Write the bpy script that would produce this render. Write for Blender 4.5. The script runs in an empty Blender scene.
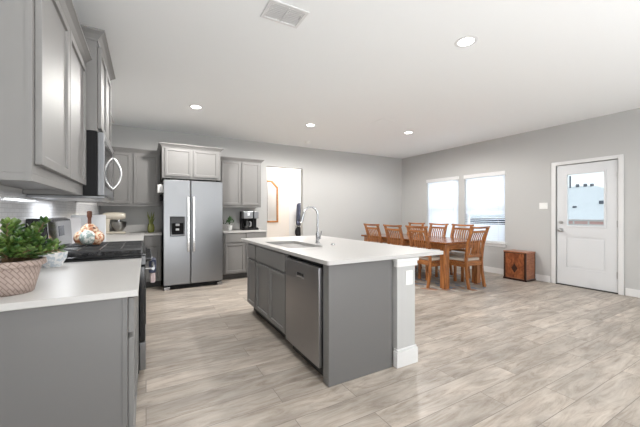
import bpy, bmesh, math, random
from mathutils import Vector, Matrix
random.seed(7)
C = bpy.context.scene.collection
PI = math.pi
H = 2.743

# ------------------------------------------------------------ camera
cam_data = bpy.data.cameras.new('camera')
cam = bpy.data.objects.new('camera', cam_data); C.objects.link(cam)
cam.location = (0, 0, 1.219)
cam.rotation_euler = (PI/2, 0, -0.514)
cam_data.sensor_width = 36
cam_data.lens = 308.03/640*36
cam_data.clip_start = 0.05; cam_data.clip_end = 200
bpy.context.scene.camera = cam

# ------------------------------------------------------------ sky, exposure
SC = bpy.context.scene
SC.view_settings.view_transform = 'Standard'
SC.view_settings.look = 'None'
SC.view_settings.gamma = 1
SC.view_settings.use_curve_mapping = False
SC.cycles.diffuse_bounces = 8
SC.view_settings.exposure = 0.99
world = bpy.data.worlds.new('sky'); SC.world = world
world.use_nodes = True
nt = world.node_tree; nt.nodes.clear()
wo = nt.nodes.new('ShaderNodeOutputWorld'); bg = nt.nodes.new('ShaderNodeBackground')
tc = nt.nodes.new('ShaderNodeTexCoord'); sx = nt.nodes.new('ShaderNodeSeparateXYZ')
cr = nt.nodes.new('ShaderNodeValToRGB')
cr.color_ramp.elements[0].position = 0.0; cr.color_ramp.elements[0].color = (0.84, 0.93, 1.0, 1)
cr.color_ramp.elements[1].position = 0.6; cr.color_ramp.elements[1].color = (0.78, 0.89, 1.0, 1)
nt.links.new(tc.outputs['Generated'], sx.inputs[0]); nt.links.new(sx.outputs['Z'], cr.inputs[0])
nt.links.new(cr.outputs[0], bg.inputs[0]); bg.inputs[1].default_value = 0.74
nt.links.new(bg.outputs[0], wo.inputs[0])

def area_light(name, loc, rot, sx_, sy_, power, color):
    d = bpy.data.lights.new(name, 'AREA'); d.shape = 'RECTANGLE'; d.size = sx_; d.size_y = sy_
    d.energy = power; d.color = color
    o = bpy.data.objects.new(name, d); C.objects.link(o); o.location = loc; o.rotation_euler = rot
    return o
# added soft light out of view, just inside the right wall; no opening there
area_light('right_side_fill', (6.15, -0.9, 1.15), (0, PI/2+0.1, 0), 2.0, 2.4, 8, (0.88, 0.94, 1.0))
# added uplight behind the camera, out of view, to brighten the ceiling
area_light('rear_uplight_fill', (1.7, -2.6, 0.3), (PI/2+math.radians(80), 0, -0.1), 5.0, 2.4, 155, (0.95, 0.975, 1.0))
# sky light falling on the two dining windows from outside
area_light('dining_window_daylight', (6.75, 5.02, 1.6), (0, PI/2-0.3, 0), 1.6, 1.0, 12, (0.84, 0.91, 1.0))
area_light('dining_window_daylight', (6.75, 3.97, 1.6), (0, PI/2-0.3, 0), 1.6, 1.0, 12, (0.84, 0.91, 1.0))
CAN_POWER = 76

# ------------------------------------------------------------ materials
MATS = {}
def mat(name, col, rough=0.5, metal=0.0, emit=None, estr=0, spec=None, coat=0, noise=None, bump=None, trans=0, alpha=None, rnoise=None, sheen=0):
    """noise=(scale(x,y,z), amount, col2)  bump=(scale(x,y,z), strength, dist)"""
    m = bpy.data.materials.new(name); m.use_nodes = True
    n = m.node_tree.nodes; l = m.node_tree.links
    b = n['Principled BSDF']
    b.inputs['Base Color'].default_value = (*col, 1); b.inputs['Roughness'].default_value = rough
    b.inputs['Metallic'].default_value = metal
    if spec is not None: b.inputs['Specular IOR Level'].default_value = spec
    if coat: b.inputs['Coat Weight'].default_value = coat; b.inputs['Coat Roughness'].default_value = 0.08
    if sheen: b.inputs['Sheen Weight'].default_value = sheen
    if trans: b.inputs['Transmission Weight'].default_value = trans
    if emit: b.inputs['Emission Color'].default_value = (*emit, 1); b.inputs['Emission Strength'].default_value = estr
    def tex(scale, detail=4, kind='noise'):
        t = n.new('ShaderNodeTexCoord'); mp = n.new('ShaderNodeMapping'); mp.inputs['Scale'].default_value = scale
        l.new(t.outputs['Object'], mp.inputs[0])
        q = n.new('ShaderNodeTexNoise'); q.inputs['Scale'].default_value = 1; q.inputs['Detail'].default_value = detail
        l.new(mp.outputs[0], q.inputs['Vector']); return q
    if noise:
        q = tex(noise[0]); r = n.new('ShaderNodeValToRGB')
        r.color_ramp.elements[0].position = 0.5-noise[1]; r.color_ramp.elements[1].position = 0.5+noise[1]
        r.color_ramp.elements[0].color = (*col, 1); r.color_ramp.elements[1].color = (*noise[2], 1)
        l.new(q.outputs['Fac'], r.inputs[0]); l.new(r.outputs[0], b.inputs['Base Color'])
    if bump:
        q = tex(bump[0]); bp = n.new('ShaderNodeBump'); bp.inputs['Strength'].default_value = bump[1]; bp.inputs['Distance'].default_value = bump[2]
        l.new(q.outputs['Fac'], bp.inputs['Height']); l.new(bp.outputs[0], b.inputs['Normal'])
    if rnoise:
        q = tex(rnoise[0]); mr = n.new('ShaderNodeMapRange'); mr.inputs['To Min'].default_value = rnoise[1]; mr.inputs['To Max'].default_value = rnoise[2]
        l.new(q.outputs['Fac'], mr.inputs['Value']); l.new(mr.outputs[0], b.inputs['Roughness'])
    MATS[name] = m
    return m

mat('wall_paint', (0.495, 0.495, 0.488), 0.75, bump=((60, 60, 60), 0.06, 0.002))
mat('hall_paint', (0.74, 0.70, 0.66), 0.75)
mat('ceiling_paint', (0.87, 0.885, 0.89), 0.85, bump=((45, 45, 45), 0.15, 0.003))
mat('trim_white', (0.72, 0.72, 0.72), 0.35)
mat('door_white', (0.68, 0.69, 0.705), 0.38)
mat('cabinet_grey', (0.200, 0.195, 0.190), 0.5, noise=((3, 3, 3), 0.2, (0.206, 0.201, 0.196)))
mat('cabinet_inside', (0.62, 0.60, 0.57), 0.5)
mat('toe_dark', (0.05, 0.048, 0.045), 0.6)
mat('panel_grey_shaded', (0.148, 0.145, 0.143), 0.42)  # cabinet grey darkened; shade on the camera-facing ends put into the colour
mat('quartz', (0.50, 0.49, 0.478), 0.36, noise=((40, 40, 40), 0.3, (0.505, 0.495, 0.482)))
mat('stainless', (0.29, 0.295, 0.305), 0.3, 1.0, bump=((400, 400, 3), 0.08, 0.001), rnoise=((90, 90, 1.5), 0.24, 0.38))
mat('stainless_dark', (0.36, 0.355, 0.36), 0.3, 1.0, bump=((3, 3, 400), 0.05, 0.001), rnoise=((2, 2, 90), 0.24, 0.36))
mat('sink_steel', (0.36, 0.355, 0.345), 0.28, 1.0)
mat('chrome', (0.58, 0.59, 0.61), 0.14, 1.0)
mat('chrome_dark', (0.30, 0.30, 0.31), 0.08, 1.0)
mat('satin_nickel', (0.55, 0.55, 0.55), 0.3, 1.0)
mat('handle_steel', (0.80, 0.80, 0.80), 0.25, 1.0)
mat('black_gloss', (0.012, 0.012, 0.014), 0.12)
mat('black_matte', (0.010, 0.010, 0.011), 0.6, spec=0.2)
mat('cast_iron', (0.07, 0.07, 0.072), 0.22, bump=((200, 200, 200), 0.2, 0.001))
mat('fridge_side', (0.06, 0.06, 0.065), 0.5)
mat('dark_glass', (0.02, 0.022, 0.026), 0.05, coat=0.5)
mat('white_plastic', (0.82, 0.82, 0.80), 0.4)
mat('cream_enamel', (0.66, 0.60, 0.50), 0.22, coat=0.5)
mat('white_ceramic', (0.80, 0.80, 0.80), 0.2, noise=((55, 55, 55), 0.06, (0.52, 0.58, 0.64)))
mat('peach', (0.70, 0.48, 0.38), 0.6, noise=((30, 30, 30), 0.2, (0.86, 0.76, 0.68)))
mat('rubber', (0.02, 0.02, 0.02), 0.7)
mat('soil', (0.06, 0.04, 0.028), 0.95, bump=((80, 80, 80), 0.8, 0.01))
mat('stem_brown', (0.16, 0.10, 0.055), 0.8)
mat('jade_leaf', (0.018, 0.065, 0.014), 0.3, noise=((16, 16, 16), 0.14, (0.15, 0.23, 0.05)))
mat('plant_leaf', (0.02, 0.06, 0.02), 0.45, noise=((40, 40, 40), 0.2, (0.07, 0.15, 0.05)))
mat('spear_leaf', (0.12, 0.16, 0.04), 0.45, noise=((40, 40, 40), 0.2, (0.30, 0.32, 0.10)))
mat('olive_glaze', (0.24, 0.25, 0.07), 0.25)
mat('cushion_cloth', (0.66, 0.59, 0.51), 0.9, bump=((300, 300, 300), 0.2, 0.001))
mat('white_paper', (0.82, 0.83, 0.85), 0.55)
mat('pale_plastic', (0.58, 0.58, 0.60), 0.4)
mat('brown_wood', (0.12, 0.045, 0.025), 0.4)
mat('terracotta', (0.50, 0.17, 0.07), 0.35, noise=((60, 60, 60), 0.05, (0.80, 0.62, 0.45)))
mat('cream_glaze', (0.72, 0.58, 0.42), 0.3, noise=((50, 50, 50), 0.06, (0.40, 0.14, 0.06)))
mat('white_glaze', (0.80, 0.79, 0.75), 0.25, noise=((50, 50, 50), 0.05, (0.30, 0.38, 0.36)))
mat('navy_cloth', (0.02, 0.026, 0.055), 0.85, noise=((90, 90, 90), 0.04, (0.08, 0.09, 0.14)))
mat('grey_cloth', (0.60, 0.48, 0.48), 0.85)
mat('black_cloth', (0.015, 0.015, 0.02), 0.8)
mat('lamp_glow', (1, 1, 1), 0.5, emit=(1.0, 0.95, 0.88), estr=6)
mat('mirror', (0.86, 0.87, 0.88), 0.03, 1.0)
mat('pale_ground', (0.55, 0.55, 0.52), 0.9)  # ground colour made pale to bounce more light onto the blinds
mat('brick_red', (0.42, 0.24, 0.20), 0.85)
mat('roof_pale', (0.66, 0.67, 0.67), 0.9, noise=((3, 3, 3), 0.3, (0.72, 0.73, 0.73)))
mat('vent_dark', (0.10, 0.11, 0.13), 0.6)
mat('screen_dark', (0.05, 0.06, 0.08), 0.2)

def wood(name, c1, c2, scale, rough=0.32, coat=0.25):
    m = bpy.data.materials.new(name); m.use_nodes = True
    n = m.node_tree.nodes; l = m.node_tree.links; b = n['Principled BSDF']
    t = n.new('ShaderNodeTexCoord'); mp = n.new('ShaderNodeMapping'); mp.inputs['Scale'].default_value = scale
    q = n.new('ShaderNodeTexNoise'); q.inputs['Scale'].default_value = 1; q.inputs['Detail'].default_value = 6; q.inputs['Distortion'].default_value = 1.2
    r = n.new('ShaderNodeValToRGB')
    r.color_ramp.elements[0].position = 0.35; r.color_ramp.elements[1].position = 0.66
    r.color_ramp.elements[0].color = (*c1, 1); r.color_ramp.elements[1].color = (*c2, 1)
    l.new(t.outputs['Object'], mp.inputs[0]); l.new(mp.outputs[0], q.inputs['Vector']); l.new(q.outputs['Fac'], r.inputs[0]); l.new(r.outputs[0], b.inputs['Base Color'])
    b.inputs['Roughness'].default_value = rough; b.inputs['Coat Weight'].default_value = coat; b.inputs['Coat Roughness'].default_value = 0.15
    MATS[name] = m; return m
wood('oak_vertical', (0.165, 0.050, 0.013), (0.46, 0.185, 0.055), (45, 45, 4))
wood('oak_along_x', (0.165, 0.050, 0.013), (0.46, 0.185, 0.055), (4, 45, 45))
wood('oak_along_y', (0.13, 0.038, 0.012), (0.30, 0.11, 0.035), (30, 3, 30), rough=0.22, coat=0.4)
wood('honey_frame', (0.34, 0.13, 0.035), (0.50, 0.22, 0.07), (10, 10, 10))
wood('burl', (0.15, 0.040, 0.016), (0.36, 0.12, 0.045), (14, 14, 9))
wood('burl_side', (0.25, 0.085, 0.035), (0.40, 0.16, 0.075), (10, 10, 24))
wood('dark_walnut', (0.025, 0.010, 0.007), (0.06, 0.022, 0.014), (30, 30, 5))

def floor_material():
    m = bpy.data.materials.new('wood_look_plank'); m.use_nodes = True
    n = m.node_tree.nodes; l = m.node_tree.links; b = n['Principled BSDF']
    t = n.new('ShaderNodeTexCoord')
    br = n.new('ShaderNodeTexBrick'); br.offset = 0.37; br.offset_frequency = 2; br.squash = 1
    br.inputs['Scale'].default_value = 1; br.inputs['Brick Width'].default_value = 1.22; br.inputs['Row Height'].default_value = 0.185
    br.inputs['Mortar Size'].default_value = 0.0022; br.inputs['Mortar Smooth'].default_value = 0.1; br.inputs['Bias'].default_value = 0
    br.inputs['Color1'].default_value = (0, 0, 0, 1); br.inputs['Color2'].default_value = (1, 1, 1, 1); br.inputs['Mortar'].default_value = (0.5, 0.5, 0.5, 1)
    l.new(t.outputs['Object'], br.inputs['Vector'])
    # random offset of the grain for each plank
    sep = n.new('ShaderNodeSeparateColor'); l.new(br.outputs['Color'], sep.inputs[0])
    com = n.new('ShaderNodeCombineXYZ'); mu = n.new('ShaderNodeMath'); mu.operation = 'MULTIPLY'; mu.inputs[1].default_value = 17.0
    l.new(sep.outputs[0], mu.inputs[0]); l.new(mu.outputs[0], com.inputs[0]); l.new(mu.outputs[0], com.inputs[2])
    add = n.new('ShaderNodeVectorMath'); add.operation = 'ADD'; l.new(t.outputs['Object'], add.inputs[0]); l.new(com.outputs[0], add.inputs[1])
    mp = n.new('ShaderNodeMapping'); mp.inputs['Scale'].default_value = (2.6, 15, 1); l.new(add.outputs[0], mp.inputs[0])
    g = n.new('ShaderNodeTexNoise'); g.inputs['Scale'].default_value = 1; g.inputs['Detail'].default_value = 7; g.inputs['Roughness'].default_value = 0.72; g.inputs['Distortion'].default_value = 1.3
    l.new(mp.outputs[0], g.inputs['Vector'])
    r = n.new('ShaderNodeValToRGB'); e = r.color_ramp.elements
    e[0].position = 0.28; e[0].color = (0.245, 0.198, 0.158, 1); e[1].position = 0.72; e[1].color = (0.535, 0.487, 0.434, 1)
    k = r.color_ramp.elements.new(0.5); k.color = (0.425, 0.372, 0.32, 1)
    l.new(g.outputs['Fac'], r.inputs[0])
    # larger, cloudy weathering
    mp2 = n.new('ShaderNodeMapping'); mp2.inputs['Scale'].default_value = (2.6, 8, 1); l.new(add.outputs[0], mp2.inputs[0])
    g2 = n.new('ShaderNodeTexNoise'); g2.inputs['Scale'].default_value = 1; g2.inputs['Detail'].default_value = 3; l.new(mp2.outputs[0], g2.inputs['Vector'])
    mr = n.new('ShaderNodeMapRange'); mr.inputs['From Min'].default_value = 0.3; mr.inputs['From Max'].default_value = 0.7; mr.inputs['To Min'].default_value = 0.80; mr.inputs['To Max'].default_value = 1.18
    l.new(g2.outputs['Fac'], mr.inputs['Value'])
    mr2 = n.new('ShaderNodeMapRange'); mr2.inputs['To Min'].default_value = 0.84; mr2.inputs['To Max'].default_value = 1.14; l.new(sep.outputs[0], mr2.inputs['Value'])
    m1 = n.new('ShaderNodeMath'); m1.operation = 'MULTIPLY'; l.new(mr.outputs[0], m1.inputs[0]); l.new(mr2.outputs[0], m1.inputs[1])
    vm = n.new('ShaderNodeVectorMath'); vm.operation = 'SCALE'; l.new(r.outputs[0], vm.inputs[0]); l.new(m1.outputs[0], vm.inputs['Scale'])
    mx = n.new('ShaderNodeMix'); mx.data_type = 'RGBA'; l.new(br.outputs['Fac'], mx.inputs[0]); l.new(vm.outputs[0], mx.inputs[6]); mx.inputs[7].default_value = (0.22, 0.19, 0.165, 1)
    l.new(mx.outputs[2], b.inputs['Base Color'])
    b.inputs['Roughness'].default_value = 0.42
    bp = n.new('ShaderNodeBump'); bp.inputs['Strength'].default_value = 0.12; bp.inputs['Distance'].default_value = 0.002
    l.new(g.outputs['Fac'], bp.inputs['Height']); l.new(bp.outputs[0], b.inputs['Normal'])
    MATS['floor'] = m
floor_material()

def brick_mat(name, c1, c2, mortar, bw, rh, ms, axes, rough, bump=0.3):
    m = bpy.data.materials.new(name); m.use_nodes = True
    n = m.node_tree.nodes; l = m.node_tree.links; b = n['Principled BSDF']
    t = n.new('ShaderNodeTexCoord'); s = n.new('ShaderNodeSeparateXYZ'); c = n.new('ShaderNodeCombineXYZ')
    l.new(t.outputs['Object'], s.inputs[0]); l.new(s.outputs[axes[0]], c.inputs[0]); l.new(s.outputs[axes[1]], c.inputs[1])
    br = n.new('ShaderNodeTexBrick'); br.inputs['Scale'].default_value = 1
    br.inputs['Brick Width'].default_value = bw; br.inputs['Row Height'].default_value = rh; br.inputs['Mortar Size'].default_value = ms
    br.inputs['Color1'].default_value = (*c1, 1); br.inputs['Color2'].default_value = (*c2, 1); br.inputs['Mortar'].default_value = (*mortar, 1)
    l.new(c.outputs[0], br.inputs['Vector']); l.new(br.outputs['Color'], b.inputs['Base Color'])
    bp = n.new('ShaderNodeBump'); bp.invert = True; bp.inputs['Strength'].default_value = bump; bp.inputs['Distance'].default_value = 0.002
    l.new(br.outputs['Fac'], bp.inputs['Height']); l.new(bp.outputs[0], b.inputs['Normal'])
    b.inputs['Roughness'].default_value = rough
    MATS[name] = m
brick_mat('tile', (0.74, 0.745, 0.76), (0.68, 0.69, 0.71), (0.55, 0.55, 0.56), 0.075, 0.025, 0.0016, ('Y', 'Z'), 0.12)
brick_mat('brick', (0.62, 0.30, 0.26), (0.72, 0.46, 0.42), (0.72, 0.70, 0.68), 0.45, 0.16, 0.03, ('Y', 'Z'), 0.9)
brick_mat('basket_weave', (0.40, 0.325, 0.285), (0.36, 0.29, 0.25), (0.24, 0.18, 0.15), 0.04, 0.016, 0.003, ('X', 'Z'), 0.7, 0.9)

def weave_pot_material():
    m = bpy.data.materials.new('weave_pot'); m.use_nodes = True
    n = m.node_tree.nodes; l = m.node_tree.links; b = n['Principled BSDF']
    t = n.new('ShaderNodeTexCoord'); s = n.new('ShaderNodeSeparateXYZ'); l.new(t.outputs['Object'], s.inputs[0])
    at = n.new('ShaderNodeMath'); at.operation = 'ARCTAN2'; l.new(s.outputs['Y'], at.inputs[0]); l.new(s.outputs['X'], at.inputs[1])
    c = n.new('ShaderNodeCombineXYZ'); l.new(at.outputs[0], c.inputs[0])
    z = n.new('ShaderNodeMath'); z.operation = 'MULTIPLY'; z.inputs[1].default_value = 8; l.new(s.outputs['Z'], z.inputs[0]); l.new(z.outputs[0], c.inputs[1])
    mp = n.new('ShaderNodeMapping'); mp.inputs['Rotation'].default_value = (0, 0, PI/4); mp.inputs['Scale'].default_value = (1, 1, 1); l.new(c.outputs[0], mp.inputs[0])
    br = n.new('ShaderNodeTexBrick'); br.inputs['Scale'].default_value = 1; br.offset = 0.5
    br.inputs['Brick Width'].default_value = 0.36; br.inputs['Row Height'].default_value = 0.12; br.inputs['Mortar Size'].default_value = 0.016
    br.inputs['Color1'].default_value = (0.40, 0.32, 0.28, 1); br.inputs['Color2'].default_value = (0.36, 0.285, 0.25, 1); br.inputs['Mortar'].default_value = (0.24, 0.175, 0.15, 1)
    l.new(mp.outputs[0], br.inputs['Vector']); l.new(br.outputs['Color'], b.inputs['Base Color'])
    bp = n.new('ShaderNodeBump'); bp.invert = True; bp.inputs['Strength'].default_value = 0.8; bp.inputs['Distance'].default_value = 0.004
    l.new(br.outputs['Fac'], bp.inputs['Height']); l.new(bp.outputs[0], b.inputs['Normal']); b.inputs['Roughness'].default_value = 0.75
    MATS['weave_pot'] = m
weave_pot_material()

def pane_material(name, tint, gloss):
    m = bpy.data.materials.new(name); m.use_nodes = True
    n = m.node_tree.nodes; l = m.node_tree.links; n.clear()
    o = n.new('ShaderNodeOutputMaterial'); mx = n.new('ShaderNodeMixShader'); tr = n.new('ShaderNodeBsdfTransparent'); gl = n.new('ShaderNodeBsdfGlossy')
    tr.inputs[0].default_value = (*tint, 1); gl.inputs['Roughness'].default_value = 0.02; mx.inputs[0].default_value = gloss
    l.new(tr.outputs[0], mx.inputs[1]); l.new(gl.outputs[0], mx.inputs[2]); l.new(mx.outputs[0], o.inputs[0])
    MATS[name] = m
pane_material('pane', (0.97, 0.985, 0.98), 0.04)
pane_material('carafe_glass', (0.25, 0.24, 0.24), 0.12)

def slat_material():
    m = bpy.data.materials.new('blind_slat'); m.use_nodes = True
    n = m.node_tree.nodes; l = m.node_tree.links; n.clear()
    o = n.new('ShaderNodeOutputMaterial'); mx = n.new('ShaderNodeMixShader'); d = n.new('ShaderNodeBsdfDiffuse'); t = n.new('ShaderNodeBsdfTranslucent')
    d.inputs[0].default_value = (0.86, 0.87, 0.88, 1); t.inputs[0].default_value = (0.86, 0.89, 0.93, 1); mx.inputs[0].default_value = 0.5
    l.new(d.outputs[0], mx.inputs[1]); l.new(t.outputs[0], mx.inputs[2]); l.new(mx.outputs[0], o.inputs[0])
    MATS['blind_slat'] = m
slat_material()

def rug_material():
    m = bpy.data.materials.new('rug'); m.use_nodes = True
    n = m.node_tree.nodes; l = m.node_tree.links; b = n['Principled BSDF']; b.inputs['Roughness'].default_value = 0.95
    t = n.new('ShaderNodeTexCoord'); v = n.new('ShaderNodeTexVoronoi'); v.inputs['Scale'].default_value = 11
    l.new(t.outputs['Object'], v.inputs['Vector'])
    r = n.new('ShaderNodeValToRGB'); e = r.color_ramp.elements; r.color_ramp.interpolation = 'CONSTANT'
    e[0].position = 0; e[0].color = (0.36, 0.31, 0.26, 1); e[1].position = 0.45; e[1].color = (0.22, 0.24, 0.28, 1)
    for p, c in ((0.62, (0.50, 0.46, 0.41, 1)), (0.8, (0.36, 0.20, 0.13, 1)), (0.88, (0.30, 0.29, 0.29, 1))):
        k = e.new(p); k.color = c
    s = n.new('ShaderNodeSeparateColor'); l.new(v.outputs['Color'], s.inputs[0]); l.new(s.outputs[0], r.inputs[0]); l.new(r.outputs[0], b.inputs['Base Color'])
    MATS['rug'] = m
rug_material()

# ------------------------------------------------------------ mesh helpers
class MB:
    def __init__(s): s.b = bmesh.new(); s.ms = []
    def _mi(s, m):
        if m not in s.ms: s.ms.append(m)
        return s.ms.index(m)
    def _mark(s, n0, m):
        s.b.faces.ensure_lookup_table()
        for i in range(n0, len(s.b.faces)): s.b.faces[i].material_index = s._mi(m)
    def box(s, x0, x1, y0, y1, z0, z1, m=None, M=None):
        n0 = len(s.b.faces)
        T = Matrix.Translation(((x0+x1)/2, (y0+y1)/2, (z0+z1)/2)) @ Matrix.Diagonal((abs(x1-x0), abs(y1-y0), abs(z1-z0), 1))
        if M is not None: T = M @ T
        bmesh.ops.create_cube(s.b, size=1, matrix=T)
        if m: s._mark(n0, m)
        return s
    def cyl(s, c, r, h, axis='Z', seg=24, r2=None, m=None):
        n0 = len(s.b.faces)
        R = {'Z': Matrix.Identity(4), 'X': Matrix.Rotation(PI/2, 4, 'Y'), 'Y': Matrix.Rotation(-PI/2, 4, 'X')}[axis]
        bmesh.ops.create_cone(s.b, cap_ends=True, segments=seg, radius1=r, radius2=r if r2 is None else r2, depth=h, matrix=Matrix.Translation(c) @ R)
        if m: s._mark(n0, m)
        return s
    def sphere(s, c, r, sc=(1, 1, 1), seg=20, M=None):
        T = Matrix.Translation(c) @ (M or Matrix.Identity(4)) @ Matrix.Diagonal((*sc, 1))
        bmesh.ops.create_uvsphere(s.b, u_segments=seg, v_segments=seg//2+2, radius=r, matrix=T); return s
    def loft(s, secs, cap=True, closed=False):
        vs = [[s.b.verts.new(p) for p in q] for q in secs]
        k = len(secs[0]); n = len(vs)
        for i in range(n if closed else n-1):
            a, b = vs[i], vs[(i+1) % n]
            for j in range(k): s.b.faces.new((a[j], a[(j+1) % k], b[(j+1) % k], b[j]))
        if cap and not closed:
            s.b.faces.new(vs[0][::-1]); s.b.faces.new(vs[-1])
        return s
    def tube(s, pts, r, seg=12, cap=True):
        pts = [Vector(p) for p in pts]; secs = []
        for i, p in enumerate(pts):
            t = (pts[min(i+1, len(pts)-1)] - pts[max(i-1, 0)]).normalized()
            if i == 0:
                u = t.orthogonal().normalized()
            else:
                u = (u - t*u.dot(t)).normalized()
            w = t.cross(u); rr = r[i] if isinstance(r, (list, tuple)) else r
            secs.append([p + u*math.cos(a)*rr + w*math.sin(a)*rr for a in [2*PI*k/seg for k in range(seg)]])
        return s.loft(secs, cap)
    def bar(s, pts, hx, hy):          # near-vertical bar of rectangular section
        return s.loft([[Vector(p)+Vector(d) for d in ((-hx, -hy, 0), (hx, -hy, 0), (hx, hy, 0), (-hx, hy, 0))] for p in pts])
    def lathe(s, prof, seg=32, c=(0, 0, 0), f=None):
        c = Vector(c); secs = []
        for r, z in prof:
            secs.append([c + Vector((r*math.cos(a)*(f(a) if f else 1), r*math.sin(a)*(f(a) if f else 1), z)) for a in [2*PI*k/seg for k in range(seg)]])
        return s.loft(secs, cap=False) if prof[0][0] > 1e-5 and False else s._lathe(secs, prof)
    def _lathe(s, secs, prof):
        vs = []
        for q, (r, z) in zip(secs, prof):
            vs.append([s.b.verts.new(q[0])] if r < 1e-5 else [s.b.verts.new(p) for p in q])
        for a, b in zip(vs, vs[1:]):
            k = max(len(a), len(b))
            if k == 1: continue
            for j in range(k):
                if len(a) == 1: s.b.faces.new((a[0], b[(j+1) % k], b[j]))
                elif len(b) == 1: s.b.faces.new((a[j], a[(j+1) % k], b[0]))
                else: s.b.faces.new((a[j], a[(j+1) % k], b[(j+1) % k], b[j]))
        return s
    def plate(s, outer, holes, t0, t1, f):   # polygon with holes, f(u, v, t) -> xyz
        edges = []
        for loop in [outer]+holes:
            v = [s.b.verts.new(f(u, w, t0)) for u, w in loop]
            edges += [s.b.edges.new((v[i], v[(i+1) % len(v)])) for i in range(len(v))]
        r = bmesh.ops.triangle_fill(s.b, use_beauty=True, edges=edges)
        fs = [g for g in r['geom'] if isinstance(g, bmesh.types.BMFace)]
        e = bmesh.ops.extrude_face_region(s.b, geom=fs)
        d = Vector(f(0, 0, t1)) - Vector(f(0, 0, t0))
        bmesh.ops.translate(s.b, verts=[g for g in e['geom'] if isinstance(g, bmesh.types.BMVert)], vec=d)
        return s
    def build(s, name, m, parent=None, bevel=0, smooth=False, seg=2, loc=None, angle=40):
        bmesh.ops.recalc_face_normals(s.b, faces=s.b.faces)
        me = bpy.data.meshes.new(name); s.b.to_mesh(me); s.b.free()
        if s.ms:
            for q in s.ms: me.materials.append(MATS[q])
        else: me.materials.append(MATS[m])
        o = bpy.data.objects.new(name, me); C.objects.link(o)
        if loc: o.location = loc
        if parent is not None: o.parent = parent
        if smooth:
            me.polygons.foreach_set('use_smooth', [True]*len(me.polygons))
            me.set_sharp_from_angle(angle=math.radians(angle))
        if bevel:
            md = o.modifiers.new('bevel', 'BEVEL'); md.width = bevel; md.segments = seg; md.limit_method = 'ANGLE'; md.angle_limit = math.radians(35)
        return o
def rect(a0, a1, b0, b1): return [(a0, b0), (a1, b0), (a1, b1), (a0, b1)]
def rrect(x0, x1, y0, y1, r, n=6):
    out = []
    for cx, cy, a0 in ((x1-r, y0+r, -PI/2), (x1-r, y1-r, 0), (x0+r, y1-r, PI/2), (x0+r, y0+r, PI)):
        for k in range(n+1):
            a = a0 + PI/2*k/n; out.append((cx+r*math.cos(a), cy+r*math.sin(a)))
    return out
def thing(name, label, cat, loc=(0, 0, 0), rz=0, group=None):
    o = bpy.data.objects.new(name, None); C.objects.link(o); o.location = loc; o.rotation_euler = (0, 0, rz)
    o.empty_display_size = 0.1; o['label'] = label; o['category'] = cat
    if group: o['group'] = group
    return o
def tag(o, label, cat, group=None):
    o['label'] = label; o['category'] = cat
    if group: o['group'] = group
    return o
def struct(o): o['kind'] = 'structure'; return o
def sempty(name, loc=(0, 0, 0), rz=0):
    o = bpy.data.objects.new(name, None); C.objects.link(o); o.location = loc; o.rotation_euler = (0, 0, rz); o['kind'] = 'structure'; return o
def copy_tree(src, parent=None):
    o = src.copy(); C.objects.link(o)
    if parent is not None: o.parent = parent
    for ch in list(src.children): copy_tree(ch, o)
    return o

# ------------------------------------------------------------ room
XL, XR, YB, YR = -0.685, 6.208, 6.35, -4.0
struct(MB().box(XL-0.15, XR+0.15, YR-0.1, 10.2, -0.12, 0).build('floor', 'floor'))
struct(MB().box(XL-0.15, XR+0.15, YR-0.1, 10.2, H, H+0.12).build('ceiling', 'ceiling_paint'))
struct(MB().box(XL-0.15, XL, YR-0.1, YB+0.12, 0, H).build('wall_left', 'wall_paint'))
OPX0, OPX1, OPZ = 2.272, 3.135, 2.243
struct(MB().plate([(XL, 0), (OPX0, 0), (OPX0, OPZ), (OPX1, OPZ), (OPX1, 0), (XR, 0), (XR, H), (XL, H)], [], YB, YB+0.12, lambda u, v, t: (u, t, v)).build('wall_back', 'wall_paint'))
struct(MB().plate(rect(XL-0.15, XR+0.15, 0, H), [], YR, YR-0.1, lambda u, v, t: (u, t, v)).build('wall_rear', 'wall_paint'))
W = [(4.567, 5.472, 0.63, 2.035), (3.521, 4.415, 0.63, 2.035)]
DY0, DY1, DZ = 1.844, 2.637, 2.037
wr = MB().plate([(YR, 0), (DY0-0.012, 0), (DY0-0.012, DZ+0.012), (DY1+0.012, DZ+0.012), (DY1+0.012, 0), (YB+0.12, 0), (YB+0.12, H), (YR, H)],
               [rect(*w) for w in W], XR, XR+0.15, lambda u, v, t: (t, u, v))
struct(wr.build('wall_right', 'wall_paint'))
# baseboards
def baseboard(name, x0, x1, y0, y1):
    m = MB().box(x0, x1, y0, y1, 0.001, 0.115)
    struct(m.build(name, 'trim_white', bevel=0.006))
baseboard('baseboard_right', XR-0.016, XR-0.001, DY1+0.09, YB-0.018)
baseboard('baseboard_right', XR-0.016, XR-0.001, YR+0.02, DY0-0.09)
baseboard('baseboard_back', OPX1+0.001, XR-0.001, YB-0.016, YB-0.001)
baseboard('baseboard_back', 2.062, OPX0-0.001, YB-0.016, YB-0.001)

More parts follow.
